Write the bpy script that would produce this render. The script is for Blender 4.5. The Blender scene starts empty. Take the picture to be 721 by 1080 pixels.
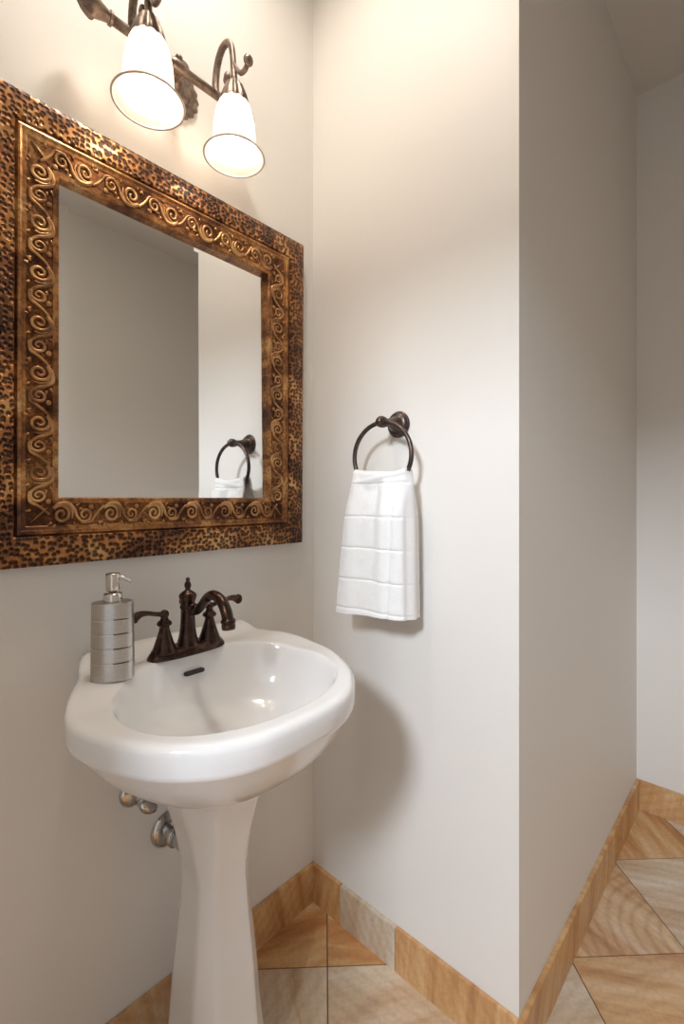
import bpy, bmesh, math, random
from mathutils import Vector, Matrix, noise
random.seed(7)
C = bpy.context.scene
COL = C.collection
PI = math.pi
cos, sin = math.cos, math.sin
V3 = Vector

# ------------------------------------------------------------------ helpers
ROOT = {}
def empty(name, loc, label, cat, group=None):
    o = bpy.data.objects.new(name, None); COL.objects.link(o)
    o.location = loc; o.empty_display_size = .05
    o['label'] = label; o['category'] = cat
    if group: o['group'] = group
    ROOT[o.name] = V3(loc)
    return o

def mesh_obj(name, bm, mat, parent=None, smooth=True, angle=None, label=None):
    """vertices are given in room coordinates; stored relative to the thing's base"""
    off = V3((0, 0, 0))
    if parent is not None:
        off = ROOT[parent.name]
        bmesh.ops.translate(bm, verts=bm.verts, vec=-off)
    bmesh.ops.recalc_face_normals(bm, faces=bm.faces)
    me = bpy.data.meshes.new(name); bm.to_mesh(me); bm.free()
    me.materials.append(mat)
    for p in me.polygons: p.use_smooth = smooth
    if angle is not None: 
        try: me.set_sharp_from_angle(angle=math.radians(angle))
        except Exception: pass
    o = bpy.data.objects.new(name, me); COL.objects.link(o)
    if parent is not None:
        o.parent = parent; ROOT[o.name] = off
    if label: o['label'] = label
    return o

def struct(o): o['kind'] = 'structure'; return o

def grid_bm(rings, close_u=True, cap0=False, cap1=False, bm=None):
    bm = bm or bmesh.new()
    vs = [[bm.verts.new(p) for p in r] for r in rings]
    n = len(rings[0])
    for i in range(len(vs) - 1):
        for j in range(n if close_u else n - 1):
            k = (j + 1) % n
            bm.faces.new((vs[i][j], vs[i][k], vs[i + 1][k], vs[i + 1][j]))
    if cap0: bm.faces.new(list(reversed(vs[0])))
    if cap1: bm.faces.new(vs[-1])
    return bm

def frame_from(axis):
    a = V3(axis).normalized()
    h = V3((0, 0, 1)) if abs(a.z) < .9 else V3((1, 0, 0))
    x = h.cross(a).normalized(); y = a.cross(x)
    return x, y, a

def lathe(origin, axis, prof, n=40, mod=None, sx=1, sy=1, bm=None, caps=True, xdir=None):
    """prof: list of (radius, distance along axis)"""
    x, y, a = frame_from(axis)
    if xdir is not None:
        x = V3(xdir).normalized(); y = a.cross(x)
    o = V3(origin); rings = []
    for r, h in prof:
        ring = []
        for k in range(n):
            t = 2 * PI * k / n
            rr = r * (mod(t, h, r) if mod else 1)
            ring.append(o + a * h + x * (rr * cos(t) * sx) + y * (rr * sin(t) * sy))
        rings.append(ring)
    return grid_bm(rings, True, caps, caps, bm)

def smooth_path(pts, n=8):
    P = [V3(p) for p in pts]; out = []
    for i in range(len(P) - 1):
        p0 = P[max(i - 1, 0)]; p1 = P[i]; p2 = P[i + 1]; p3 = P[min(i + 2, len(P) - 1)]
        for k in range(n):
            t = k / n
            out.append(.5 * ((2 * p1) + (p2 - p0) * t + (2 * p0 - 5 * p1 + 4 * p2 - p3) * t * t + (3 * p1 - p0 - 3 * p2 + p3) * t ** 3))
    out.append(P[-1]); return out

def tube(path, rad, n=12, bm=None, flat=None, closed=False):
    """rad: number or list (interpolated over the path); flat=(normal, factor) squashes along normal"""
    P = [V3(p) for p in path]; m = len(P)
    if not isinstance(rad, (list, tuple)): rad = [rad, rad]
    def R(i):
        f = i / (m - 1) * (len(rad) - 1); a = int(min(f, len(rad) - 2)); f -= a
        return rad[a] * (1 - f) + rad[a + 1] * f
    rings = []; nx = None
    for i in range(m):
        if closed: t = (P[(i + 1) % m] - P[i - 1]).normalized()
        else: t = (P[min(i + 1, m - 1)] - P[max(i - 1, 0)]).normalized()
        if nx is None:
            h = V3((0, 0, 1)) if abs(t.z) < .9 else V3((1, 0, 0))
            nx = h.cross(t).normalized()
        nx = (nx - t * nx.dot(t)).normalized(); ny = t.cross(nx)
        ring = []
        for k in range(n):
            a = 2 * PI * k / n
            d = (nx * cos(a) + ny * sin(a)) * R(i)
            if flat: d -= V3(flat[0]) * (d.dot(V3(flat[0])) * (1 - flat[1]))
            ring.append(P[i] + d)
        rings.append(ring)
    if closed: rings.append(rings[0]); 
    b = bm or bmesh.new()
    if closed:
        vs = [[b.verts.new(p) for p in r] for r in rings[:-1]]
        for i in range(m):
            for j in range(n):
                k = (j + 1) % n; i2 = (i + 1) % m
                b.faces.new((vs[i][j], vs[i][k], vs[i2][k], vs[i2][j]))
        return b
    return grid_bm(rings, True, True, True, b)

def prism(poly, z0, z1, bm=None):
    bm = bm or bmesh.new()
    a = [bm.verts.new((p[0], p[1], z0)) for p in poly]; b = [bm.verts.new((p[0], p[1], z1)) for p in poly]
    n = len(poly)
    fs = [bm.faces.new(list(reversed(a))), bm.faces.new(b)]
    for i in range(n):
        j = (i + 1) % n; fs.append(bm.faces.new((a[i], a[j], b[j], b[i])))
    return bm, a + b, fs

def box(x0, x1, y0, y1, z0, z1, bm=None):
    return prism([(x0, y0), (x1, y0), (x1, y1), (x0, y1)], z0, z1, bm)[0]

def sphere(c, r, bm=None, s=(1, 1, 1), n=16):
    bm = bm or bmesh.new()
    M = Matrix.Translation(V3(c)) @ Matrix.Diagonal((s[0], s[1], s[2], 1))
    bmesh.ops.create_uvsphere(bm, u_segments=n, v_segments=max(8, n // 2), radius=r, matrix=M)
    return bm

def lerp(a, b, t): return a + (b - a) * t
def sst(a, b, x):
    t = min(1, max(0, (x - a) / (b - a))); return t * t * (3 - 2 * t)

# ------------------------------------------------------------------ materials
class NT:
    def __init__(s, name):
        s.m = bpy.data.materials.new(name); s.m.use_nodes = True
        s.t = s.m.node_tree; s.b = s.t.nodes['Principled BSDF']; s.out = s.t.nodes['Material Output']
    def n(s, typ, **kw):
        nd = s.t.nodes.new('ShaderNode' + typ)
        for k, v in kw.items():
            if hasattr(nd, k): setattr(nd, k, v)
            else: nd.inputs[k].default_value = v
        return nd
    def l(s, a, b): s.t.links.new(a, b)
    def ramp(s, fac, stops, interp='LINEAR'):
        r = s.n('ValToRGB'); r.color_ramp.interpolation = interp
        e = r.color_ramp.elements
        while len(e) < len(stops): e.new(.5)
        for i, (p, c) in enumerate(stops):
            e[i].position = p; e[i].color = (*c, 1) if len(c) == 3 else c
        s.l(fac, r.inputs['Fac']); return r.outputs['Color']
    def mix(s, fac, a, b, mode='MIX'):
        m = s.n('Mix', data_type='RGBA', blend_type=mode)
        for v, i in ((fac, 0), (a, 6), (b, 7)):
            if hasattr(v, 'links'): s.l(v, m.inputs[i])
            else: m.inputs[i].default_value = v if i == 0 else (*v, 1)
        return m.outputs[2]
    def bump(s, h, strength=.3, dist=.001, prev=None):
        b = s.n('Bump'); b.inputs['Strength'].default_value = strength; b.inputs['Distance'].default_value = dist
        s.l(h, b.inputs['Height'])
        if prev is not None: s.l(prev, b.inputs['Normal'])
        return b.outputs['Normal']
    def set(s, **kw):
        for k, v in kw.items():
            i = s.b.inputs[k.replace('_', ' ')]
            if hasattr(v, 'links'): s.l(v, i)
            else: i.default_value = (*v, 1) if isinstance(v, tuple) and len(v) == 3 else v

def srgb(r, g, b):
    f = lambda c: c / 12.92 if c <= .04045 else ((c + .055) / 1.055) ** 2.4
    return tuple(f(v / 255) for v in (r, g, b))

def paint(name, col, rough=.55):
    k = NT(name); tc = k.n('TexCoord')
    nz = k.n('TexNoise', Scale=260.0, Detail=3.0); k.l(tc.outputs['Object'], nz.inputs['Vector'])
    n2 = k.n('TexNoise', Scale=1.3, Detail=2.0); k.l(tc.outputs['Object'], n2.inputs['Vector'])
    c = k.ramp(n2.outputs['Fac'], [(.3, tuple(v * .975 for v in col)), (.7, col)])
    k.set(Base_Color=c, Roughness=rough, Normal=k.bump(nz.outputs['Fac'], .12, .0006)); return k.m

M_wall = paint('warm_white_paint', (.80, .765, .715))
M_ceil = paint('ceiling_paint', (.74, .70, .64), .7)

def porcelain():
    k = NT('glazed_white_porcelain'); tc = k.n('TexCoord')
    nz = k.n('TexNoise', Scale=7.0, Detail=1.0); k.l(tc.outputs['Object'], nz.inputs['Vector'])
    c = k.ramp(nz.outputs['Fac'], [(.3, (.83, .815, .80)), (.7, (.86, .845, .83))])
    k.set(Base_Color=c, Roughness=.12, Normal=k.bump(nz.outputs['Fac'], .05, .002))
    k.b.inputs['Coat Weight'].default_value = .4; k.b.inputs['Coat Roughness'].default_value = .05
    return k.m
M_porc = porcelain()

def onyx():
    """banded honey onyx; every tile has its own offset, tilt and tone in face-corner attributes"""
    k = NT('honey_onyx_tile'); uv = k.n('UVMap'); at = k.n('Attribute', attribute_name='tone')
    sp = k.n('SeparateColor'); k.l(at.outputs['Color'], sp.inputs['Color'])
    n1 = k.n('TexNoise', Scale=3.0, Detail=3.0); k.l(uv.outputs['UV'], n1.inputs['Vector'])
    wv = k.n('TexWave', wave_type='RINGS', rings_direction='Z'); wv.inputs['Scale'].default_value = 6.5
    wv.inputs['Distortion'].default_value = 3.0; wv.inputs['Detail'].default_value = 3.0; wv.inputs['Detail Scale'].default_value = 1.1
    k.l(uv.outputs['UV'], wv.inputs['Vector'])
    mp = k.n('Mapping'); mp.inputs['Scale'].default_value = (8, .9, 1); k.l(uv.outputs['UV'], mp.inputs['Vector'])
    n2 = k.n('TexNoise', Scale=1.3, Detail=5.0, Roughness=.6, Distortion=.3); k.l(mp.outputs['Vector'], n2.inputs['Vector'])
    gold = k.ramp(n2.outputs['Fac'], [(.26, srgb(160, 104, 60)), (.42, srgb(198, 144, 88)), (.56, srgb(216, 170, 114)), (.74, srgb(232, 206, 166))])
    pale = k.ramp(n2.outputs['Fac'], [(.28, srgb(186, 152, 118)), (.45, srgb(206, 186, 160)), (.60, srgb(216, 204, 186)), (.8, srgb(226, 220, 208))])
    base = k.mix(sp.outputs['Red'], gold, pale)
    fine = k.ramp(wv.outputs['Fac'], [(0, (.72, .66, .62)), (.45, (.93, .91, .89)), (1, (1, 1, 1))])
    mx = k.n('MapRange'); mx.inputs['To Min'].default_value = .30; mx.inputs['To Max'].default_value = .6; k.l(sp.outputs['Blue'], mx.inputs['Value'])
    c = k.mix(mx.outputs[0], base, fine, 'MULTIPLY')
    red = k.ramp(n1.outputs['Fac'], [(.52, (1, 1, 1)), (.66, srgb(214, 150, 120))])
    c = k.mix(sp.outputs['Green'], c, k.mix(1.0, c, red, 'MULTIPLY'))
    n3 = k.n('TexNoise', Scale=60.0, Detail=4.0); k.l(uv.outputs['UV'], n3.inputs['Vector'])
    c = k.mix(.35, c, k.ramp(n3.outputs['Fac'], [(.35, (.72, .68, .64)), (.6, (1, 1, 1))]), 'MULTIPLY')
    k.set(Base_Color=c, Roughness=.34, Normal=k.bump(n3.outputs['Fac'], .1, .0006))
    return k.m
M_onyx = onyx()
def simple(name, col, rough, metal=0., scale=200., var=.85, bs=.1, bd=.0005, stretch=None, **kw):
    k = NT(name); tc = k.n('TexCoord'); src = tc.outputs['Object']
    if stretch:
        mp = k.n('Mapping'); mp.inputs['Scale'].default_value = stretch; k.l(src, mp.inputs['Vector']); src = mp.outputs['Vector']
    nz = k.n('TexNoise', Scale=scale, Detail=4.0); k.l(src, nz.inputs['Vector'])
    c = k.ramp(nz.outputs['Fac'], [(.3, tuple(v * var for v in col)), (.7, col)])
    k.set(Base_Color=c, Roughness=rough, Metallic=metal, Normal=k.bump(nz.outputs['Fac'], bs, bd), **kw)
    return k.m
M_grout = simple('brown_grout', srgb(120, 88, 62), .9, scale=300)
M_chrome = simple('polished_chrome', (.58, .57, .56), .12, 1., 20., .95, .02)
M_steel = simple('brushed_steel', (.60, .565, .525), .33, 1., 90., .80, .12, .0003, stretch=(1, 1, 14))
M_steel_dark = simple('dark_groove_steel', (.10, .085, .075), .4, .9, 50.)
M_pump = simple('polished_steel_pump', (.66, .62, .58), .16, 1., 20., .95, .02)
M_plastic = simple('dark_slot', (.035, .025, .02), .5)

def bronze(name, dark, light, rough=.32, cop=(.42, .19, .10), sc=55.):
    k = NT(name); tc = k.n('TexCoord')
    nz = k.n('TexNoise', Scale=sc, Detail=6.0, Roughness=.7); k.l(tc.outputs['Object'], nz.inputs['Vector'])
    c = k.ramp(nz.outputs['Fac'], [(.35, dark), (.58, light), (.74, cop)])
    k.set(Base_Color=c, Roughness=rough, Metallic=.85, Normal=k.bump(nz.outputs['Fac'], .08, .0006)); return k.m
M_orb = bronze('oil_rubbed_bronze', (.030, .018, .014), (.075, .043, .032), .25, (.24, .11, .065))
M_ring = bronze('dark_bronze_ring', (.055, .042, .036), (.115, .085, .070), .34, (.20, .13, .10))
M_sconce = bronze('antique_bronze_wash', (.13, .092, .070), (.28, .21, .165), .48, (.38, .30, .24))

def copper_base(k, tc):
    n1 = k.n('TexNoise', Scale=14.0, Detail=5.0, Roughness=.6); k.l(tc.outputs['Object'], n1.inputs['Vector'])
    return k.ramp(n1.outputs['Fac'], [(.30, (.07, .028, .014)), (.43, (.21, .085, .032)), (.55, (.50, .225, .072)), (.70, (.72, .45, .20))])
def frame_mat():
    k = NT('copper_patina_band'); tc = k.n('TexCoord'); c = copper_base(k, tc)
    n2 = k.n('TexNoise', Scale=120.0, Detail=5.0, Roughness=.7); k.l(tc.outputs['Object'], n2.inputs['Vector'])
    c = k.mix(.75, c, k.ramp(n2.outputs['Fac'], [(.36, (.22, .17, .14)), (.58, (1, 1, 1))]), 'MULTIPLY')
    k.set(Base_Color=c, Roughness=.36, Coat_Weight=.2, Coat_Roughness=.3, Metallic=.78, Normal=k.bump(n2.outputs['Fac'], .25, .001)); return k.m
def hammer_mat():
    k = NT('hammered_copper_band'); tc = k.n('TexCoord'); c = copper_base(k, tc)
    vo = k.n('TexVoronoi', feature='SMOOTH_F1', voronoi_dimensions='2D'); vo.inputs['Scale'].default_value = 108.0
    vo.inputs['Smoothness'].default_value = .25; vo.inputs['Randomness'].default_value = .8
    sx = k.n('SeparateXYZ'); cx = k.n('CombineXYZ'); k.l(tc.outputs['Object'], sx.inputs[0]); k.l(sx.outputs['X'], cx.inputs['X']); k.l(sx.outputs['Z'], cx.inputs['Y'])
    k.l(cx.outputs[0], vo.inputs['Vector'])
    n2 = k.n('TexNoise', Scale=22.0, Detail=3.0); k.l(tc.outputs['Object'], n2.inputs['Vector'])
    pit = k.ramp(vo.outputs['Distance'], [(.24, (.07, .04, .03)), (.40, (.30, .22, .18)), (.56, (1, 1, 1))])
    c = k.mix(.88, c, pit, 'MULTIPLY')
    h = k.ramp(vo.outputs['Distance'], [(.08, (0, 0, 0)), (.55, (1, 1, 1))], 'EASE')
    k.set(Base_Color=c, Roughness=.33, Coat_Weight=.2, Coat_Roughness=.3, Metallic=.78, Normal=k.bump(h, 1.0, .0040)); return k.m
M_frame = frame_mat(); M_hammer = hammer_mat()
def bed_mat():
    k = NT('dark_recessed_copper'); tc = k.n('TexCoord'); c = copper_base(k, tc)
    n2 = k.n('TexNoise', Scale=150.0, Detail=5.0, Roughness=.7); k.l(tc.outputs['Object'], n2.inputs['Vector'])
    c = k.mix(.9, c, k.ramp(n2.outputs['Fac'], [(.40, (.10, .07, .055)), (.62, (.62, .50, .42))]), 'MULTIPLY')
    k.set(Base_Color=c, Roughness=.42, Metallic=.7, Normal=k.bump(n2.outputs['Fac'], .3, .001)); return k.m
M_bed = bed_mat()
def scroll_mat():
    k = NT('embossed_copper_scroll'); tc = k.n('TexCoord')
    n1 = k.n('TexNoise', Scale=30.0, Detail=4.0); k.l(tc.outputs['Object'], n1.inputs['Vector'])
    c = k.ramp(n1.outputs['Fac'], [(.32, (.17, .08, .034)), (.5, (.43, .215, .085)), (.68, (.66, .40, .17))])
    k.set(Base_Color=c, Roughness=.36, Coat_Weight=.2, Coat_Roughness=.3, Metallic=.8, Normal=k.bump(n1.outputs['Fac'], .1, .0006)); return k.m
M_scroll = scroll_mat()
def mirror_mat():
    k = NT('silvered_mirror_glass'); tc = k.n('TexCoord')
    nz = k.n('TexNoise', Scale=2.0); k.l(tc.outputs['Object'], nz.inputs['Vector'])
    c = k.ramp(nz.outputs['Fac'], [(.3, (.86, .87, .86)), (.7, (.88, .885, .875))])
    k.set(Base_Color=c, Roughness=.0, Metallic=1.); return k.m
M_mirror = mirror_mat()
E_SHADE = .10; E_FILL = 205.0
def shade_mat(name, emit):
    k = NT(name); tc = k.n('TexCoord')
    nz = k.n('TexNoise', Scale=18.0, Detail=3.0); k.l(tc.outputs['Object'], nz.inputs['Vector'])
    c = k.ramp(nz.outputs['Fac'], [(.3, (.90, .84, .78)), (.7, (.96, .92, .87))])
    tr = k.n('BsdfTranslucent'); k.l(c, tr.inputs['Color'])
    df = k.n('BsdfDiffuse'); k.l(c, df.inputs['Color'])
    em = k.n('Emission'); em.inputs['Color'].default_value = (1, .84, .67, 1); em.inputs['Strength'].default_value = emit
    m1 = k.n('MixShader'); m1.inputs[0].default_value = .6; k.l(df.outputs[0], m1.inputs[1]); k.l(tr.outputs[0], m1.inputs[2])
    ad = k.n('AddShader'); k.l(m1.outputs[0], ad.inputs[0]); k.l(em.outputs[0], ad.inputs[1])
    k.l((ad if emit else m1).outputs[0], k.out.inputs['Surface']); return k.m
M_shade = shade_mat('lit_frosted_glass', E_SHADE); M_lip = simple('tinted_glass_lip', (.82, .68, .58), .3)
def bulb_mat():
    k = NT('lit_frosted_bulb'); tc = k.n('TexCoord')
    nz = k.n('TexNoise', Scale=5.0); k.l(tc.outputs['Object'], nz.inputs['Vector'])
    c = k.ramp(nz.outputs['Fac'], [(.3, (1, .80, .60)), (.7, (1, .84, .66))])
    k.set(Base_Color=(1, .9, .8), Roughness=.6, Emission_Color=c, Emission_Strength=14.0); return k.m
M_bulb = bulb_mat()
def terry_mat():
    k = NT('white_terry_cotton'); tc = k.n('TexCoord')
    nz = k.n('TexNoise', Scale=900.0, Detail=2.0); k.l(tc.outputs['Object'], nz.inputs['Vector'])
    n2 = k.n('TexNoise', Scale=60.0, Detail=3.0); k.l(tc.outputs['Object'], n2.inputs['Vector'])
    c = k.ramp(nz.outputs['Fac'], [(.3, (.80, .79, .77)), (.7, (.92, .91, .895))])
    nb = k.bump(n2.outputs['Fac'], .3, .002)
    k.set(Base_Color=c, Roughness=.95, Normal=k.bump(nz.outputs['Fac'], .6, .0012, nb), Sheen_Weight=.3); return k.m
M_terry = terry_mat()

# ------------------------------------------------------------------ room shell (metres; camera stands over the origin)
UL, VM, VS, UB, VR, UR, HC = .921, .967, .372, 2.012, -.75, -.36, 2.64
T = .10
def wall(name, poly, z0=0, z1=HC):
    return struct(mesh_obj(name, prism(poly, z0, z1)[0], M_wall, smooth=False))
wall('wall_left', [(UR - T, VM), (UL, VM), (UL, VM + T), (UR - T, VM + T)])
wall('wall_center', [(UL, VS), (UL + T, VS + T), (UL + T, VM + T), (UL, VM + T)])
wall('wall_passage', [(UL, VS), (UB + T, VS), (UB + T, VS + T), (UL + T, VS + T)])
wall('wall_back', [(UB, VR - T), (UB + T, VR - T), (UB + T, VS), (UB, VS)])
wall('wall_right', [(UR - T, VR - T), (UB, VR - T), (UB, VR), (UR - T, VR)])
# rear wall with an open doorway to the lit hall
DY0, DY1, DH = -.52, .33, 2.03
bm = box(UR - T, UR, VR, DY0, 0, HC); box(UR - T, UR, DY1, VM, 0, HC, bm); box(UR - T, UR, DY0, DY1, DH, HC, bm)
struct(mesh_obj('wall_rear', bm, M_wall, smooth=False))
struct(mesh_obj('ceiling', box(UR - T, UB + T, VR - T, VM + T, HC, HC + .08), M_ceil, smooth=False))
# door casing round the opening
M_trim = paint('white_trim_paint', (.80, .79, .77), .35)
bm = box(UR, UR + .018, DY0 - .07, DY0, 0, DH + .07); box(UR, UR + .018, DY1, DY1 + .07, 0, DH + .07, bm); box(UR, UR + .018, DY0, DY1, DH, DH + .07, bm)
struct(mesh_obj('trim_1', bm, M_trim, smooth=False))

# floor: slab with grout, one mesh with tiles laid diagonally
def add_tone(bm):
    uvl = bm.loops.layers.uv.new('UVMap'); tl = bm.loops.layers.float_color.new('tone'); return uvl, tl
def set_face(f, uvl, tl, fn, tone):
    for lp in f.loops:
        lp[uvl].uv = fn(lp.vert.co); lp[tl] = (*tone, 1)
SP = .4267; side = SP / math.sqrt(2); g = .0023
struct_floor_bm = bmesh.new(); uvl, tl = add_tone(struct_floor_bm)
def clip_poly(poly, n, d):
    out = []
    for i in range(len(poly)):
        a, b = poly[i], poly[(i + 1) % len(poly)]
        da = a[0] * n[0] + a[1] * n[1] - d; db = b[0] * n[0] + b[1] * n[1] - d
        if da <= 0: out.append(a)
        if (da < 0 < db) or (db < 0 < da):
            t = da / (da - db); out.append((lerp(a[0], b[0], t), lerp(a[1], b[1], t)))
    return out
tones = {(0, 0): (.15, .2)}
rects = [(UR - T, UB, VR, VS), (UR - T, UL, VS, VM)]
TONE = {(-1, 0): (.75, .0), (0, 0): (.05, .2), (-1, -1): (.85, .1), (0, -1): (.1, .1), (0, 2): (.35, .2), (-1, 2): (.25, .4), (0, 1): (.0, .1), (1, 2): (.2, .2), (0, 3): (.75, .0), (1, 3): (.1, .3), (-1, 3): (.15, .3), (-1, 1): (.85, 0)}
for a in range(-9, 8):
    for b in range(-9, 9):
        # u+v in [1.605+a*SP, +SP], u-v in [.01+b*SP, +SP]
        p0, p1 = 1.605 + a * SP + g, 1.605 + (a + 1) * SP - g; q0, q1 = .010 + b * SP + g, .010 + (b + 1) * SP - g
        sq = [((p + q) / 2, (p - q) / 2) for p, q in ((p0, q0), (p1, q0), (p1, q1), (p0, q1))]
        rnd = random.Random(a * 131 + b * 17 + 5)
        tone = TONE.get((a, b), (rnd.choice((.05, .2, .6, .85)), rnd.choice((0, .2, .5))))
        ang = rnd.choice((0, PI / 2)) + PI / 4 + rnd.uniform(-.35, .35); ox, oy = rnd.uniform(-9, 9), rnd.uniform(-9, 9)
        cx, cy = (p0 + q0) / 2, (p0 - q0) / 2; ringy = 0
        if (a, b) == (0, 2): ox, oy, ang, cx, cy, ringy = 0, 0, .3, 1.49, .13, 1
        def fn(co, ang=ang, ox=ox, oy=oy, cx=cx, cy=cy):
            x, y = co.x - cx, co.y - cy
            return ((x * cos(ang) - y * sin(ang)) * 1.6 + ox, (x * sin(ang) + y * cos(ang)) * 1.6 + oy)
        for (x0, x1, y0, y1) in rects:
            pl = sq
            for n, d in (((1, 0), x1), ((-1, 0), -x0), ((0, 1), y1), ((0, -1), -y0)):
                pl = clip_poly(pl, n, d)
                if len(pl) < 3: break
            if len(pl) < 3: continue
            _, vs, fs = prism(pl, -.008, 0, struct_floor_bm)
            for f in fs: set_face(f, uvl, tl, fn, (tone[0], tone[1], ringy))
fl = struct(mesh_obj('floor', struct_floor_bm, M_onyx, smooth=False))
struct(mesh_obj('floor_grout', box(UR - T, UB + T, VR - T, VM + T, -.06, -.0015), M_grout, smooth=False))

# baseboards: onyx tiles set on edge, one mesh per wall
BH, BT = .105, .011
def baseboard(name, p0, p1, nrm, joints, tns, angs=None):
    """p0->p1 along the wall foot, nrm points into the room"""
    bm = bmesh.new(); uvl, tl = add_tone(bm)
    a = V3((*p0, 0)); b = V3((*p1, 0)); d = (b - a); L = d.length; d.normalize(); n = V3((*nrm, 0))
    js = [0] + joints + [L]
    for i in range(len(js) - 1):
        s0 = js[i] + (.0008 if i else 0); s1 = js[i + 1] - (.0008 if i < len(js) - 2 else 0)
        tone = tns[i % len(tns)]; rnd = random.Random(i * 7 + int(abs(p0[0] * 100)) + int(abs(p1[1] * 1000)))
        ox, oy = rnd.uniform(-9, 9), rnd.uniform(-9, 9); ang = (angs[i % len(angs)] if angs else rnd.uniform(-.3, .3))
        q = [(a + d * s0), (a + d * s1), (a + d * s1 + n * BT), (a + d * s0 + n * BT)]
        _, vs, fs = prism([(v.x, v.y) for v in q], 0.0, BH - .0007 * (i % 2), bm)
        for f in fs:
            def fn(co):
                s = (co - a).dot(d); t = co.z + (co - a).dot(n)
                return ((s * cos(ang) - t * sin(ang)) * 1.7 + ox, (s * sin(ang) + t * cos(ang)) * 1.7 + oy)
            set_face(f, uvl, tl, fn, (tone[0], tone[1], 0))
    # split off bevelled front arris
    es = [e for e in bm.edges if all(abs(v.co.z - BH) < .002 for v in e.verts)]
    bmesh.ops.bevel(bm, geom=es, offset=.0016, segments=2, affect='EDGES', clamp_overlap=True)
    return struct(mesh_obj(name, bm, M_onyx, smooth=False))
baseboard('baseboard_left', (UL - BT, VM), (UR, VM), (0, -1), [.29, .59, .89, 1.19], [(.1, .6), (.2, .3), (.6, 0)])
baseboard('baseboard_center', (UL, VM), (UL, VS), (-1, 0), [.115, .297], [(.05, 1.), (.95, 0.), (.12, .0)], [.1, .15, .05])
baseboard('baseboard_passage', (UL - BT, VS), (UB, VS), (0, -1), [.32, .60, .90], [(.05, .1), (.1, .2), (.0, .6), (.1, .2)], [.5, .4, .2, .2])
baseboard('baseboard_back', (UB, VS), (UB, VR), (-1, 0), [.29, .59, .89], [(.12, .1), (.3, .1), (.6, 0)])
baseboard('baseboard_right', (UB - BT, VR), (UR, VR), (0, 1), [.29 + .3 * i for i in range(7)], [(.1, .4), (.5, .1), (.9, 0)])

ROTZ = .5
# ------------------------------------------------------------------ wall mirror
MU0, MU1, MZ0, MZ1 = .145, .861, 1.023, 1.836
mir = empty('framed_mirror', ((MU0 + MU1) / 2, VM, MZ0), 'large rectangular mirror in a hammered copper frame with embossed scroll border', 'mirror')
YB = VM - .002
def frame_loop(ins, y):
    return [V3((MU0 + ins, y, MZ0 + ins)), V3((MU1 - ins, y, MZ0 + ins)), V3((MU1 - ins, y, MZ1 - ins)), V3((MU0 + ins, y, MZ1 - ins))]
def subdiv(loop, n):
    out = []
    for i in range(4):
        for k in range(n): out.append(loop[i].lerp(loop[(i + 1) % 4], k / n))
    return out
def frame_profile(name, prof, mat, n=1, **kw):
    rings = [subdiv(frame_loop(i, YB - d), n) for i, d in prof]
    bm = grid_bm(rings + [rings[0]], True)
    bmesh.ops.remove_doubles(bm, verts=bm.verts, dist=1e-6)
    return mesh_obj(name, bm, mat, mir, smooth=True, angle=24)
outer = [(0, 0), (0, .017), (.0015, .020), (.010, .0235), (.028, .0265), (.044, .0265), (.0515, .0245), (.0530, .0230), (.0530, 0)]
frame_profile('outer_frame', outer, M_hammer)
inner = [(.0530, .001), (.0530, .0205), (.0545, .0185), (.0560, .0205), (.0575, .0235), (.0605, .0245), (.0630, .0235), (.0645, .0215), (.070, .0204), (.0715, .0190), (.092, .0190), (.1095, .0190), (.1110, .0202), (.1150, .0200), (.1195, .0195), (.1212, .0175), (.1216, .0140), (.1216, .001)]
inf = frame_profile('inner_frame', inner, M_frame)
inf.data.materials.append(M_bed)
for p in inf.data.polygons:
    vs_ = [inf.data.vertices[i].co + ROOT[mir.name] for i in p.vertices]
    ins_ = [min(v.x - MU0, MU1 - v.x, v.z - MZ0, MZ1 - v.z) for v in vs_]
    if min(ins_) > .0700 and max(ins_) < .1112: p.material_index = 1

# bevelled glass
def glass():
    a = subdiv(frame_loop(.1205, YB - .0090), 1); b = subdiv(frame_loop(.1205 + .0175, YB - .00965), 1); c = subdiv(frame_loop(.1205, YB - .005), 1)
    bm = grid_bm([c, a, b], True, True, True)
    for v in bm.verts:   # the loose pane sits a touch skewed in its rebate
        v.co.y += (v.co.x - (MU0 + MU1) / 2) * math.tan(math.radians(.8)) + (v.co.z - (MZ0 + MZ1) / 2) * math.tan(math.radians(.6))
    return mesh_obj('mirror_glass', bm, M_mirror, mir, smooth=False)
glass()
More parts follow.
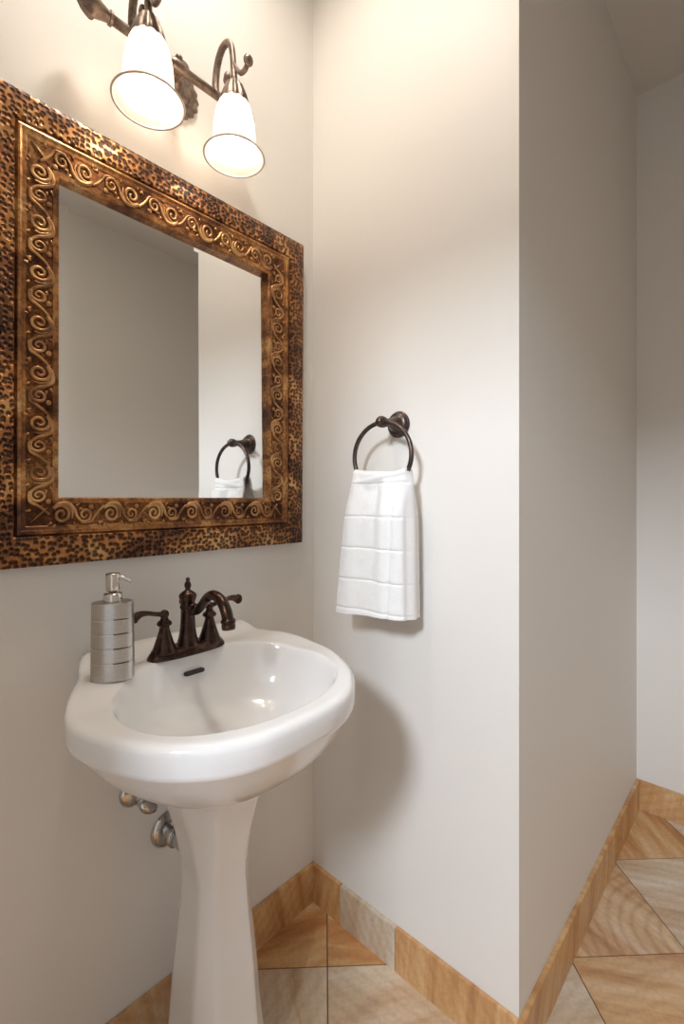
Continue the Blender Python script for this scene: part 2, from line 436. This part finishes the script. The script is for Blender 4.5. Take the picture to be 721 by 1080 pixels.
# scrollwork: running spirals pressed into the inner band
SB = YB - .0192
sbm = bmesh.new()
def spiral(cx, cy, r0, r1, a0, turns, sgn, tail=(), n=26):
    pts = []
    for i in range(n + 1):
        t = i / n; r = r0 + (r1 - r0) * t ** .85; a = a0 - sgn * turns * 2 * PI * (1 - t)
        pts.append((cx + r * cos(a), cy + r * sin(a)))
    return pts + list(tail)
def place_band(org, dx, dy, L, flip):
    """org: start, dx along band, dy towards the outer edge"""
    nu = max(1, round(L / .087)); per = L / nu
    k = per / .087
    for i in range(nu):
        o = org + dx * (i * per)
        def W(p, h=0): return o + dx * (p[0] * k) + dy * (p[1] * 1.12) + V3((0, -h, 0))
        def ad(pts, rad, h=.0010, fl=.8, nn=8):
            rad = [q * 1.45 for q in rad]
            # resample to three-dimensional path
            tube([W(p, h) for p in pts], rad, nn, sbm, flat=(V3((0, 1, 0)), fl))
        # large spiral near the glass with a sweeping back
        big = spiral(.024, .001, .0016, .0158, -2.5, 1.6, -1)
        ad(big, [.0012, .0019, .0024])
        e = big[-1]
        ad([p[:2] for p in smooth_path([(*e, 0), (.020, -.0155, 0), (.036, -.0165, 0), (.046, -.006, 0), (.050, .004, 0), (.058, .0125, 0)], 5)], [.0024, .0027, .0021, .0016])
        ad([p[:2] for p in smooth_path([(.030, -.0125, 0), (.0385, -.0105, 0), (.0425, -.001, 0), (.041, .008, 0)], 5)], [.0010, .0016, .0010])
        # small counter-spiral near the outer edge
        sm = spiral(.064, .002, .0014, .0120, 2.1, 1.4, 1)
        ad(sm, [.0010, .0017, .0021])
        ad([p[:2] for p in smooth_path([(*sm[-1], 0), (.062, .0145, 0), (.075, .013, 0), (.082, .003, 0), (.090, -.006, 0), (.098, -.0125, 0)], 5)], [.0021, .0022, .0018, .0016])
        # rosette and little leaves
        c = W((.0745, -.0115), .0006)
        lathe(c, (0, -1, 0), [(.0046, 0), (.0044, .0012), (.0030, .0022), (.0022, .0014), (.0012, .0026)], 12, bm=sbm)
        for (x, y, a) in ((.049, -.0135, -.7), (.054, -.008, -.1), (.008, .013, 2.4), (.012, .0165, 1.6), (.044, .0145, 1.0), (.089, .0125, 1.2)):
            ad([(x, y), (x + .0035 * cos(a), y + .0035 * sin(a)), (x + .0075 * cos(a + .2), y + .0075 * sin(a + .2))], [.0017, .0013, .0004])
mid = .0915
cs = frame_loop(mid, SB)
for i in range(4):
    a, b = cs[i], cs[(i + 1) % 4]
    dx = (b - a).normalized(); inw = V3((0, 1, 0)).cross(dx) if False else None
    cen = V3(((MU0 + MU1) / 2, SB, (MZ0 + MZ1) / 2))
    dy = (a + b) / 2 - cen; dy = (dy - dx * dy.dot(dx)).normalized()
    place_band(a + dx * .010, dx, dy, (b - a).length - .020, False)
for c in cs:
    cen = V3(((MU0 + MU1) / 2, SB, (MZ0 + MZ1) / 2)); d = (c - cen); d = V3((math.copysign(.7, d.x), 0, math.copysign(.7, d.z)))
    tube([c - d * .018 - V3((0, .001, 0)), c - V3((0, .0015, 0)), c + d * .020 - V3((0, .001, 0))], [.0008, .0022, .0008], 7, sbm)
mesh_obj('scrollwork', sbm, M_scroll, mir)
mir.location.y -= .002
mir.rotation_euler = (math.radians(.45), 0, math.radians(ROTZ))

# ------------------------------------------------------------------ vanity light
SU, SV, SZ = .470, .898, 2.030
LU = (.379, .561); LV = .828; E_BULB = 1.45
van = empty('vanity_light', (SU, VM, SZ), 'antique bronze bath bar light with two lit bell shades above the mirror', 'light fixture')
# backplate with a scalloped, rayed edge
def scal(t, h, r): return 1 + .035 * cos(20 * t) * (1 if r > .03 else .2)
mesh_obj('backplate', lathe((SU + .015, VM - .001, SZ + .012), (0, -1, 0), [(.062, 0), (.064, .004), (.061, .008), (.052, .011), (.044, .010), (.041, .016), (.034, .021), (.024, .022), (.020, .028), (.012, .034), (.011, VM - SV)], 100, scal, 1.08, .98), M_sconce, van, angle=50)
mesh_obj('bar', lathe((SU - .135, SV, SZ), (1, 0, 0), [(.0088, 0), (.0088, .06), (.0088, .119), (.011, .121), (.013, .127), (.013, .143), (.011, .149), (.0088, .151), (.0088, .21), (.0088, .27)], 24), M_sconce, van)
def flut(t, h, r): return 1 + .10 * cos(9 * t) * sst(.026, .034, h)
for s in (-1, 1):
    mesh_obj('finial', lathe((SU + s * .128, SV, SZ), (s, 0, 0), [(.0090, 0), (.0125, .0005), (.0125, .005), (.0098, .0065), (.0110, .012), (.0158, .028), (.0165, .0285), (.0195, .031), (.0200, .036), (.0180, .043), (.0150, .049), (.0100, .055), (.0045, .062), (.0005, .066)], 45, flut), M_sconce, van, angle=60)
ball_top = lathe((SU + .004, SV, SZ + .008), (0, 0, 1), [(.006, 0), (.005, .006), (.0075, .010), (.0075, .014), (.004, .019), (.0005, .021)], 16)
mesh_obj('bar_knob', ball_top, M_sconce, van)
for lu in LU:
    # upswept arm from the bar, over and down to the shade holder
    arm = smooth_path([(lu, SV, SZ - .004), (lu, SV + .001, SZ + .030), (lu, SV - .006, SZ + .062), (lu, SV - .022, SZ + .084), (lu, SV - .043, SZ + .086), (lu, SV - .058, SZ + .070), (lu, SV - .064, SZ + .045), (lu, SV - .067, SZ + .015), (lu, LV, SZ - .014)], 7)
    a = mesh_obj('arm', tube(arm, [.0078, .0076, .0072, .0066, .0064, .0070], 14), M_sconce, van)
    # inner curl with flat coin end
    cur = smooth_path([(lu, LV, SZ - .014), (lu, LV + .012, SZ - .004), (lu, LV + .024, SZ - .002), (lu, LV + .033, SZ + .008), (lu, LV + .030, SZ + .018)], 6)
    bm = tube(cur, [.0050, .0045, .0050], 10); sphere((lu, LV + .027, SZ + .012), .0105, bm, (.62, .85, 1.25))
    mesh_obj('curl', bm, M_sconce, a)
    out2 = smooth_path([(lu, SV - .066, SZ + .030), (lu, LV - .012, SZ + .004), (lu, LV - .024, SZ - .010), (lu, LV - .038, SZ - .012), (lu, LV - .048, SZ - .004)], 6)
    bm = tube(out2, [.0035, .0050, .0048], 10); sphere((lu, LV - .049, SZ + .000), .0105, bm, (1, .8, 1.1))
    mesh_obj('scroll', bm, M_sconce, a)
    # leaf-fluted shade holder
    def fl2(t, h, r): return 1 + .06 * cos(12 * t)
    mesh_obj('shade_holder', lathe((lu, LV, 1.974), (0, 0, 1), [(.0300, -.011), (.0298, -.004), (.0280, .004), (.0258, .012), (.0225, .020), (.0195, .028), (.0165, .035), (.0105, .040), (.0065, .046)], 72, fl2), M_sconce, van, angle=60)
    # bell shade
    ZS = 1.860
    prof = [(.0265, .114), (.0298, .110), (.0345, .098), (.0384, .084), (.0412, .068), (.0425, .052), (.0432, .038), (.0450, .027), (.0490, .016), (.0545, .0075), (.0600, .0015), (.0618, 0)]
    ins = [(r - .0026, h) for r, h in prof[-5:-1]][::-1]
    lip = [(.0616, .0006), (.0632, -.0010), (.0628, -.0028), (.0606, -.0032), (.0588, -.0014)]
    mesh_obj('lamp_shade', lathe((lu, LV, ZS), (0, 0, 1), prof, 64, caps=False), M_shade, van, label='lit white bell shade of frosted glass')
    mesh_obj('shade_rim', lathe((lu, LV, ZS), (0, 0, 1), lip + [lip[0]], 64, caps=False), M_lip, van)
    bulb = lathe((lu, LV, ZS), (0, 0, 1), [(.0005, .037), (.005, .038), (.0090, .042), (.0105, .048), (.0090, .056), (.007, .064), (.0065, .094)], 20)
    mesh_obj('bulb', bulb, M_bulb, van)
    ld = bpy.data.lights.new('bulb_light', 'POINT'); ld.energy = E_BULB; ld.color = (1, .845, .68); ld.shadow_soft_size = .018
    lo = bpy.data.objects.new('bulb_light', ld); COL.objects.link(lo); lo.location = (lu, LV, ZS + .050)

# ------------------------------------------------------------------ pedestal sink
CU, CV = .472, .700
sink = empty('pedestal_sink', (CU, .80, 0), 'white porcelain pedestal sink against the wall under the mirror', 'sink')
half = [(0, .496), (.07, .500), (.124, .519), (.166, .550), (.201, .591), (.230, .648), (.248, .70), (.253, .75), (.245, .79), (.224, .84), (.204, .885), (.190, .93), (.180, .958), (.172, .9655), (0, .9655)]
def outline():
    L = [(x, y, 0) for x, y in half[:-2]]
    s = [(p.x, p.y) for p in smooth_path([(-.07, .500, 0)] + L, 10)][10:]
    s += [(.172, .9655), (.12, .9655), (.06, .9655), (0, .9655)]
    return s + [(-x, y) for x, y in reversed(s[1:-1])]
OUT = outline(); NS = 160
def ray_out(t, c=(0, CV)):
    d = (cos(t), sin(t)); best = None
    for i in range(len(OUT)):
        a, b = OUT[i], OUT[(i + 1) % len(OUT)]
        ex, ey = b[0] - a[0], b[1] - a[1]; den = d[0] * ey - d[1] * ex
        if abs(den) < 1e-12: continue
        qx, qy = a[0] - c[0], a[1] - c[1]
        s = (qx * ey - qy * ex) / den; w = (qx * d[1] - qy * d[0]) / den
        if s > 0 and -1e-6 <= w <= 1 + 1e-6 and (best is None or s > best): best = s
    return best
def ztop(v, u=0): return .823 + .012 * sst(.74, .84, v) + .017 * sst(.900, .945, v) * (1 - .25 * (u / .2) ** 2)
BA, BB, BV = .198, .164, .694
def basin(t):
    n = 2.15; c, s = abs(cos(t)), abs(sin(t))
    # superellipse ray from (0,BV)
    return 1 / ((c / BA) ** n + (s / BB) ** n) ** (1 / n)
rings = []
ts = [2 * PI * k / NS for k in range(NS)]
po = [ray_out(t) for t in ts]; pb = []
for t in ts:   # basin border along the same rays
    d = (cos(t), sin(t)); lo_, hi_ = 0, .4
    for _ in range(30):
        m_ = (lo_ + hi_) / 2; x, y = d[0] * m_, CV + d[1] * m_ - BV
        if (abs(x) / BA) ** 2.15 + (abs(y) / BB) ** 2.15 < 1: lo_ = m_
        else: hi_ = m_
    pb.append(lo_)
def ring(rs, zf):
    r_ = []
    for t, r in zip(ts, rs):
        x, y = r * cos(t), CV + r * sin(t); r_.append(V3((CU + x + .06 * (y - .72), y, zf(x, y))))
    return r_
def back_keep(t, r, f):   # scale the section but keep it from leaving the wall side
    return r * f
under = [(.30, .668), (.38, .671), (.50, .677), (.62, .689), (.74, .707), (.84, .730), (.915, .754), (.960, .769)]
for f, z in under: rings.append(ring([r * f for r in po], lambda x, y, z=z: z))
for ins_, z in ((.0035, .7765), (.0005, .781), (0, .786), (0, .797)): rings.append(ring([r - ins_ for r in po], lambda x, y, z=z: z))
for ins_, dz in ((.0003, -.012), (.0022, -.0062), (.0060, -.0022), (.011, -.0005), (.015, 0)):
    rings.append(ring([r - ins_ for r in po], lambda x, y, dz=dz: ztop(y, x) + dz))
for f in (.2, .4, .6, .8, .93):
    rings.append(ring([lerp(a - .015, b, f) for a, b in zip(po, pb)], lambda x, y: ztop(y, x) - .001 * 0))
bowl = [(1, -.0012), (.985, -.0048), (.970, -.012), (.952, -.024), (.93, -.040), (.90, -.056), (.85, -.075), (.77, -.093), (.65, -.108), (.5, -.119), (.34, -.126), (.2, -.130), (.12, -.132)]
for f, dz in bowl:
    rr = ring(pb, lambda x, y: ztop(y, x))
    out_ = []
    for p in rr:
        zz = lerp(.824, p.z, f) + dz
        out_.append(V3((CU + (p.x - CU) * f, lerp(.708, p.y, f), zz)))
    rings.append(out_)
mesh_obj('basin', grid_bm(rings, True, True, True), M_porc, sink)
mesh_obj('drain', lathe((CU, .708, .6905), (0, 0, 1), [(.026, 0), (.027, .003), (.024, .0045), (.019, .003), (.017, .0045), (.010, .006), (.001, .0065)], 28), M_orb, sink)
# overflow slot on the back of the bowl
bm = bmesh.new(); pts = []
for k in range(24):
    t = 2 * PI * k / 24; pts.append((.0165 * (1 if cos(t) > 0 else -1) + .0042 * cos(t), .0042 * sin(t)))
yc, zc = BV + BB * .94 - .0045, .7975
sl = V3((0, .20, 1)).normalized(); nn = V3((0, -1, .20)).normalized()
r1 = [V3((CU + .006 + a, yc, zc)) + sl * b + nn * .004 for a, b in pts]; r0 = [p - nn * .014 for p in r1]
r2 = [V3((CU + .006 + a * 1.08, yc, zc)) + sl * b * 1.35 + nn * .0035 for a, b in pts]
mesh_obj('overflow_slot', grid_bm([r0, r1], True, True, True), M_plastic, sink, smooth=False, label='dark overflow slot')
# pedestal: faceted, waisted column
def sect(z, w, d, cv, ch):
    """rounded octagon, w half width, d half depth, ch chamfer"""
    P = [(w, -d + ch), (w, d - ch), (w - ch, d), (-w + ch, d), (-w, d - ch), (-w, -d + ch), (-w + ch * 1., -d), (w - ch * 1., -d)]
    out = []
    for i in range(8):
        p0, p1, p2 = P[i - 1], P[i], P[(i + 1) % 8]
        for t in (-.16, -.08, 0, .08, .16):
            if t < 0: q = (lerp(p1[0], p0[0], -t), lerp(p1[1], p0[1], -t))
            elif t > 0: q = (lerp(p1[0], p2[0], t), lerp(p1[1], p2[1], t))
            else:
                a = (lerp(p1[0], p0[0], .05), lerp(p1[1], p0[1], .05)); b = (lerp(p1[0], p2[0], .05), lerp(p1[1], p2[1], .05)); q = ((a[0] + b[0]) / 2, (a[1] + b[1]) / 2)
            out.append(q)
    return [V3((CU + .020 + x, cv + y, z)) for x, y in out]
prof = [(.0, .108, .108, .052), (.015, .110, .110, .052), (.022, .100, .100, .048), (.06, .088, .090, .042), (.15, .0755, .078, .034), (.25, .068, .069, .029), (.34, .060, .060, .025), (.40, .0545, .055, .022), (.43, .0535, .054, .022), (.46, .056, .056, .024), (.52, .067, .066, .032), (.58, .083, .079, .040), (.63, .092, .087, .046), (.690, .099, .092, .050)]
pr = []
for i in range(len(prof) - 1):
    p0, p1, p2, p3 = prof[max(i - 1, 0)], prof[i], prof[i + 1], prof[min(i + 2, len(prof) - 1)]
    n = 1 if i < 2 else 4
    for k in range(n):
        t = k / n; pr.append([.5 * (2 * b + (c - a) * t + (2 * a - 5 * b + 4 * c - d) * t * t + (3 * b - a - 3 * c + d) * t ** 3) if n > 1 else b for a, b, c, d in zip(p0, p1, p2, p3)])
pr.append(list(prof[-1]))
mesh_obj('pedestal', grid_bm([sect(z, w, d, .790, ch) for z, w, d, ch in pr], True, True, True), M_porc, sink)

# ------------------------------------------------------------------ faucet (stands on the sink deck)
FU, FV, FZ = .474, .862, .8345
fau = empty('faucet', (FU, FV, FZ), 'oil-rubbed bronze centerset faucet with two lever handles and curved spout on the sink', 'faucet')
# base plate: long lozenge with raised shoulders
rings = []
for zz, gx, gy in ((0, 1, 1), (.004, 1.0, 1.0), (.010, .955, .90), (.016, .90, .76), (.0185, .86, .66)):
    r_ = []
    for k in range(64):
        t = 2 * PI * k / 64; x = cos(t); y = sin(t)
        X = .082 * math.copysign(abs(x) ** .75, x); Y = .027 * math.copysign(abs(y) ** .9, y)
        dip = -.0035 * (math.exp(-((abs(X) - .025) / .010) ** 2)) * (zz / .0185)
        r_.append(V3((FU + X * gx, FV + Y * gy, FZ + zz + dip)))
    rings.append(r_)
mesh_obj('base_plate', grid_bm(rings, True, True, True), M_orb, fau, angle=50)
mesh_obj('spout_column', lathe((FU, FV, FZ + .012), (0, 0, 1), [(.0235, 0), (.0235, .004), (.0205, .008), (.0175, .020), (.0150, .036), (.0138, .056), (.0135, .074), (.0150, .076), (.0155, .080), (.0140, .083), (.0138, .088), (.0165, .096), (.0175, .101), (.0160, .105), (.0110, .109), (.0060, .112), (.0045, .1145), (.0062, .118), (.0068, .123), (.0052, .128), (.0030, .1295), (.0042, .1325), (.0038, .136), (.0010, .138)], 32), M_orb, fau)
sp_path = smooth_path([(FU, FV - .006, FZ + .092), (FU, FV - .022, FZ + .088), (FU, FV - .036, FZ + .089), (FU, FV - .054, FZ + .102), (FU, FV - .075, FZ + .120), (FU, FV - .097, FZ + .127), (FU, FV - .121, FZ + .120), (FU, FV - .137, FZ + .103), (FU, FV - .143, FZ + .086)], 8)
spo = mesh_obj('spout', tube(sp_path, [.0095, .0090, .0085, .0085, .0090, .0095, .0100, .0105, .0105], 18), M_orb, fau)
mesh_obj('spout_collar', lathe((FU, FV - .020, FZ + .089), (0, -1, 0), [(.0095, -.003), (.0120, -.001), (.0120, .005), (.0095, .007)], 24), M_orb, spo)
mesh_obj('aerator', lathe((FU, FV - .143, FZ + .091), (0, -.10, -1), [(.0110, 0), (.0135, .003), (.0135, .006), (.0120, .008), (.0125, .014), (.0115, .019), (.0085, .019)], 24), M_orb, spo)
for s in (-1, 1):
    hu = FU + s * .0490
    h = mesh_obj('handle', lathe((hu, FV, FZ + .010), (0, 0, 1), [(.0240, 0), (.0245, .004), (.0215, .008), (.0180, .018), (.0140, .030), (.0105, .042), (.0092, .048), (.0092, .051), (.0125, .053), (.0145, .056), (.0125, .060), (.0085, .063), (.0065, .068), (.0085, .072), (.0085, .077), (.0055, .081), (.0010, .083)], 28), M_orb, fau)
    L = smooth_path([(hu - s * .004, FV, FZ + .083), (hu + s * .018, FV - .003, FZ + .088), (hu + s * .036, FV - .006, FZ + .093), (hu + s * .050, FV - .008, FZ + .094), (hu + s * .062, FV - .010, FZ + .090)], 6)
    bm = tube(L, [.0055, .0042, .0045, .0062, .0092], 14)
    d = V3((s, -.18, -.15)).normalized()
    lathe(L[-1] - d * .002, d, [(.0090, 0), (.0105, .002), (.0100, .007), (.0075, .010), (.0010, .011)], 16, bm=bm)
    mesh_obj('lever', bm, M_orb, h)
mesh_obj('lift_rod', lathe((FU, FV + .024, FZ + .006), (0, 0, 1), [(.0022, 0), (.0022, .085), (.0052, .088), (.0055, .094), (.002, .098)], 12), M_orb, fau)

# ------------------------------------------------------------------ soap dispenser
DU, DV, DZ = .318, .832, .8345
so = empty('soap_dispenser', (DU, DV, DZ), 'brushed steel oval soap dispenser with pump on left corner of the sink', 'soap dispenser')
xd = V3((.80, .10, 0)).normalized(); xd = V3((cos(math.radians(-28)), sin(math.radians(-28)), 0))
ax, by = .0345, .0245
def groove(t, h, r):
    g_ = 1
    for z in (.030, .0545, .0790, .1035):
        g_ -= .030 * math.exp(-((h - z) / .0011) ** 2)
    return g_
ps = [(.985, 0), (1.0, .0015)]
z = .004
while z < .128: ps.append((lerp(1.0, .955, z / .13), z)); z += .0009
ps += [(.953, .1285), (.93, .1305), (.60, .1312), (.30, .1314)]
def supr(t, h, r):
    c, s = abs(cos(t)), abs(sin(t)); n = 2.3
    return groove(t, h, r) / ((c ** n + s ** n) ** (1 / n))
mesh_obj('bottle', lathe((DU, DV, DZ), (0, 0, 1), [(r, h) for r, h in ps], 56, supr, ax, by, xdir=xd), M_steel, so, angle=40)
# dark slots let into each groove on the front
fx = xd; fy = V3((0, 0, 1)).cross(fx)
for z in (.030, .0545, .0790, .1035):
    pth = []
    sc = lerp(1.0, .955, z / .13)
    for k in range(9):
        t = math.radians(-84 + 42 * k / 8); c_, s_ = cos(t), sin(t); q = 1 / ((abs(c_) ** 2.3 + abs(s_) ** 2.3) ** (1 / 2.3))
        pth.append(V3((DU, DV, DZ + z)) + fx * (ax * sc * q * c_ * .985) + fy * (by * sc * q * s_ * .985))
    bm = tube(pth, [.0009, .0011, .0011, .0006], 8)
    mesh_obj('slot', bm, M_steel_dark, so)
mesh_obj('collar', lathe((DU, DV, DZ + .130), (0, 0, 1), [(.0150, 0), (.0155, .002), (.0155, .013), (.0140, .0155), (.0095, .0165), (.0060, .0165)], 32), M_pump, so)
pu = mesh_obj('pump', lathe((DU, DV, DZ + .146), (0, 0, 1), [(.0060, -.004), (.0060, .003), (.0105, .0035), (.0115, .005), (.0115, .031), (.0105, .033), (.001, .0332)], 28), M_pump, so)
nd = V3((.78, -.62, 0)).normalized(); b0 = V3((DU, DV, DZ + .172))
mesh_obj('nozzle', tube(smooth_path([b0 + nd * .008, b0 + nd * .017 + V3((0, 0, -.001)), b0 + nd * .030 + V3((0, 0, -.008))], 5), [.0034, .0031, .0028], 12), M_pump, pu)

# ------------------------------------------------------------------ plumbing behind the pedestal
vz = .538; vu = .410
val = empty('shutoff_valve', (vu, VM, vz), 'small chrome shutoff valve with oval handle on wall under the sink', 'valve')
mesh_obj('flange', lathe((vu, VM - .0005, vz), (0, -1, 0), [(.029, 0), (.029, .002), (.024, .006), (.014, .009), (.010, .010)], 32), M_chrome, val)
bm = lathe((vu, VM - .004, vz), (0, -1, 0), [(.008, 0), (.008, .034), (.012, .035), (.012, .052), (.008, .054), (.006, .064)], 20)
lathe((vu, VM - .047, vz), (.15, 0, 1), [(.009, 0), (.009, .018), (.0065, .020), (.0065, .032)], 16, bm=bm)
mesh_obj('valve_body', bm, M_chrome, val)
mesh_obj('valve_handle', lathe((vu, VM - .064, vz), (0, -1, 0), [(.008, 0), (.019, .001), (.021, .005), (.019, .010), (.008, .013), (.001, .013)], 32, None, 1.0, .62, xdir=(.8, 0, -.6)), M_chrome, val)
mesh_obj('supply_tube', tube(smooth_path([(vu + .006, VM - .047, vz + .03), (vu + .012, VM - .050, .66), (vu + .03, VM - .06, .72), (vu + .03, VM - .07, .775)], 6), .0045, 10), M_chrome, val)
du, dz_ = .484, .425
dr = empty('drain_pipe', (du, VM, dz_), 'chrome drain pipe and round wall flange half hidden behind the pedestal', 'pipe')
mesh_obj('flange', lathe((du, VM - .0005, dz_), (0, -1, 0), [(.038, 0), (.038, .002), (.033, .007), (.024, .010), (.018, .011)], 36), M_chrome, dr)
bm = tube(smooth_path([(du, VM - .002, dz_), (du, VM - .05, dz_), (du, VM - .075, dz_ + .004), (du, VM - .083, dz_ + .03), (du, VM - .085, dz_ + .09), (du, VM - .09, dz_ + .17)], 6), .0150, 18)
lathe((du, VM - .030, dz_), (0, -1, 0), [(.016, 0), (.021, .001), (.021, .012), (.016, .013)], 12, bm=bm)
mesh_obj('pipe', bm, M_chrome, dr)

# ------------------------------------------------------------------ towel ring and towel
RU, RVV, RZ = .852, .665, 1.241; RH, RW = .078, .083
tr = empty('towel_ring', (UL, RVV, 1.322), 'dark bronze towel ring on the pale wall beside the sink', 'towel ring')
mesh_obj('wall_plate', lathe((UL - .0005, RVV, 1.322), (-1, 0, 0), [(.0315, 0), (.0320, .003), (.0300, .006), (.0270, .0065), (.0275, .010), (.0250, .013), (.0215, .0135), (.0185, .018), (.0140, .026), (.0105, .036), (.0085, .050), (.0080, .057)], 44), M_ring, tr)
mesh_obj('post', lathe((UL - .054, RVV, 1.3205), (-1, 0, 0), [(.0078, 0), (.0110, .001), (.0110, .005), (.0128, .007), (.0135, .014), (.0128, .021), (.0100, .023), (.0085, .026), (.0070, .029), (.001, .030)], 24), M_ring, tr)
rp = [(RU, RVV + RW * sin(2 * PI * k / 72), RZ + RH * cos(2 * PI * k / 72)) for k in range(72)]
mesh_obj('ring', tube(rp, .0054, 14, closed=True), M_ring, tr)

# towel: one folded cloth, front leaf and rear leaf over the ring's lower arc
tow = bmesh.new()
NW = 64; HB = .873
LEV = [1.178, 1.101, 1.028, .954, .885]
def ztopring(v):
    q = max(0, 1 - ((v - RVV) / (RW + .004)) ** 2); return RZ - RH * math.sqrt(q)
def leaf(fr, w):
    """fr: 0 = on the ring .. 1 = hem, w in -1..1 (towards +v)"""
    g_ = sst(0, 1, fr) * .35 + fr * .65
    return g_
rows = []
NF = 150
def point(side_, fr, w):
    # width grows towards the hem; more on the far (+v) side
    vtop = RVV + .0745 * w
    vbot = .681 + .091 * w
    f = fr ** .85
    v = lerp(vtop, vbot, f)
    zt = 1.193 + .013 * w * w + .003 * sin(3 * w + 1)
    z = lerp(zt, HB + (.004 if side_ > 0 else 0) + .004 * w * (-1 if side_ < 0 else 1), fr)
    # distance from ring plane
    spread = .012 + .016 * sst(0, .35, fr) + (.004 if side_ < 0 else .018) * fr
    u = RU + side_ * spread
    fold = (.0055 * sin(5.2 * w + .7) * (1 - .25 * fr) + .0030 * sin(11 * w + 2.0 + 1.5 * fr) * (1 - fr) + .004 * sin(2.2 * w + 2.6 * fr))
    u += side_ * -fold * sst(0, .12, fr)
    if side_ < 0:
        # long tuck near the right hand edge
        u += .0060 * math.exp(-((w + .66 - .10 * fr) / .09) ** 2) * sst(.03, .2, fr)
        u += .006 * sst(-.86, -1, w) if False else .007 * (max(0, -w - .82) / .18) ** 2
        u += -.0025 * math.exp(-((z - (1.190 - .012 * w)) / .004) ** 2)
        d_ = min(abs(z - l_) for l_ in LEV); u += .0026 * math.exp(-(d_ / .0024) ** 2)
        u += .0012 * noise.noise(V3((v * 40, z * 40, 3)))
    else:
        d_ = min(abs(z - l_) for l_ in LEV); u -= .0026 * math.exp(-(d_ / .0024) ** 2)
    if side_ > 0: u = min(u, UL - .010)
    return V3((u, v, z))
rowsf = []
for i in range(NF, -1, -1): rowsf.append([point(-1, i / NF, -1 + 2 * j / NW) for j in range(NW + 1)])
# saddle over the ring
for a in (30, 60, 90, 120, 150):
    ra = math.radians(a); row = []
    for j in range(NW + 1):
        w = -1 + 2 * j / NW; A = point(-1, 0, w)
        row.append(V3((RU - .012 * cos(ra), A.y, A.z + .007 * sin(ra))))
    rowsf.append(row)
for i in range(0, NF + 1): rowsf.append([point(1, i / NF, -1 + 2 * j / NW) for j in range(NW + 1)])
grid_bm(rowsf, False, bm=tow)
# the cloth is folded round on the right: front and rear leaf join in a soft vertical fold
bridge = []
for i in range(NF + 1):
    a = point(-1, i / NF, -1); b = point(1, i / NF, -1); gap = b.x - a.x
    bridge.append([a.lerp(b, t) + V3((0, -.006 * sin(PI * t) * sst(0, .1, i / NF) + .003 * sin(3 * PI * t) * sst(.1, .4, i / NF), 0)) for t in [k / 10 for k in range(11)]])
grid_bm(bridge, False, bm=tow)
bmesh.ops.remove_doubles(tow, verts=tow.verts, dist=1e-5)
to = mesh_obj('hand_towel', tow, M_terry)
to['label'] = 'white terry hand towel with woven bands folded over the bronze ring'; to['category'] = 'towel'
sm_ = to.modifiers.new('thick', 'SOLIDIFY'); sm_.thickness = .0062; sm_.offset = 0
sm2 = to.modifiers.new('soft', 'BEVEL'); sm2.width = .002; sm2.segments = 2; sm2.limit_method = 'ANGLE'; sm2.angle_limit = math.radians(60)

# ------------------------------------------------------------------ light
w = bpy.data.worlds.new('hall_daylight'); C.world = w; w.use_nodes = True
w.node_tree.nodes['Background'].inputs['Color'].default_value = (.90, .93, 1, 1); w.node_tree.nodes['Background'].inputs['Strength'].default_value = .8
def area(name, loc, target, sx, sy, e, col):
    ld = bpy.data.lights.new(name, 'AREA'); ld.shape = 'RECTANGLE'; ld.size = sx; ld.size_y = sy; ld.energy = e; ld.color = col
    o = bpy.data.objects.new(name, ld); COL.objects.link(o); o.location = loc
    o.rotation_euler = (V3(target) - V3(loc)).to_track_quat('-Z', 'Y').to_euler(); return o
area('hall_ceiling_lamp', (-1.75, -.22, 2.52), (.9, .5, .6), .38, .38, 80, (.80, .89, 1))

# added fill light, out of view: brightens the upper walls, modelled as a downlight
dl = empty('added_fill_light', (.42, .62, HC), 'added unseen fill light above the basin corner, brightening the upper walls', 'added fill light')
mesh_obj('fill_light_ring', lathe((.42, .62, HC), (0, 0, -1), [(.085, 0), (.085, .004), (.070, .008), (.060, .004), (.060, .0005)], 40), M_ceil, dl)
M_fill = NT('fill_light_lens'); M_fill.set(Base_Color=(.9, .9, .88), Emission_Color=(1, .915, .81), Emission_Strength=E_FILL)
mesh_obj('lens', lathe((.42, .62, HC - .002), (0, 0, -1), [(.060, 0), (.058, .003), (.001, .004)], 32), M_fill.m, dl)

# ------------------------------------------------------------------ camera
cd = bpy.data.cameras.new('camera'); cam = bpy.data.objects.new('camera', cd); COL.objects.link(cam)
cd.sensor_fit = 'HORIZONTAL'; cd.sensor_width = 36; cd.lens = 36 * 490 / 721; cd.shift_y = -13 / 721; cd.clip_start = .02
cam.location = (0, 0, 1.14)
az = math.radians(42.84)
cam.rotation_euler = V3((cos(az), sin(az), 0)).to_track_quat('-Z', 'Y').to_euler()
C.camera = cam
C.view_settings.view_transform = 'Standard'; C.view_settings.look = 'None'; C.view_settings.gamma = 1
C.view_settings.use_curve_mapping = False; C.view_settings.exposure = 0.0
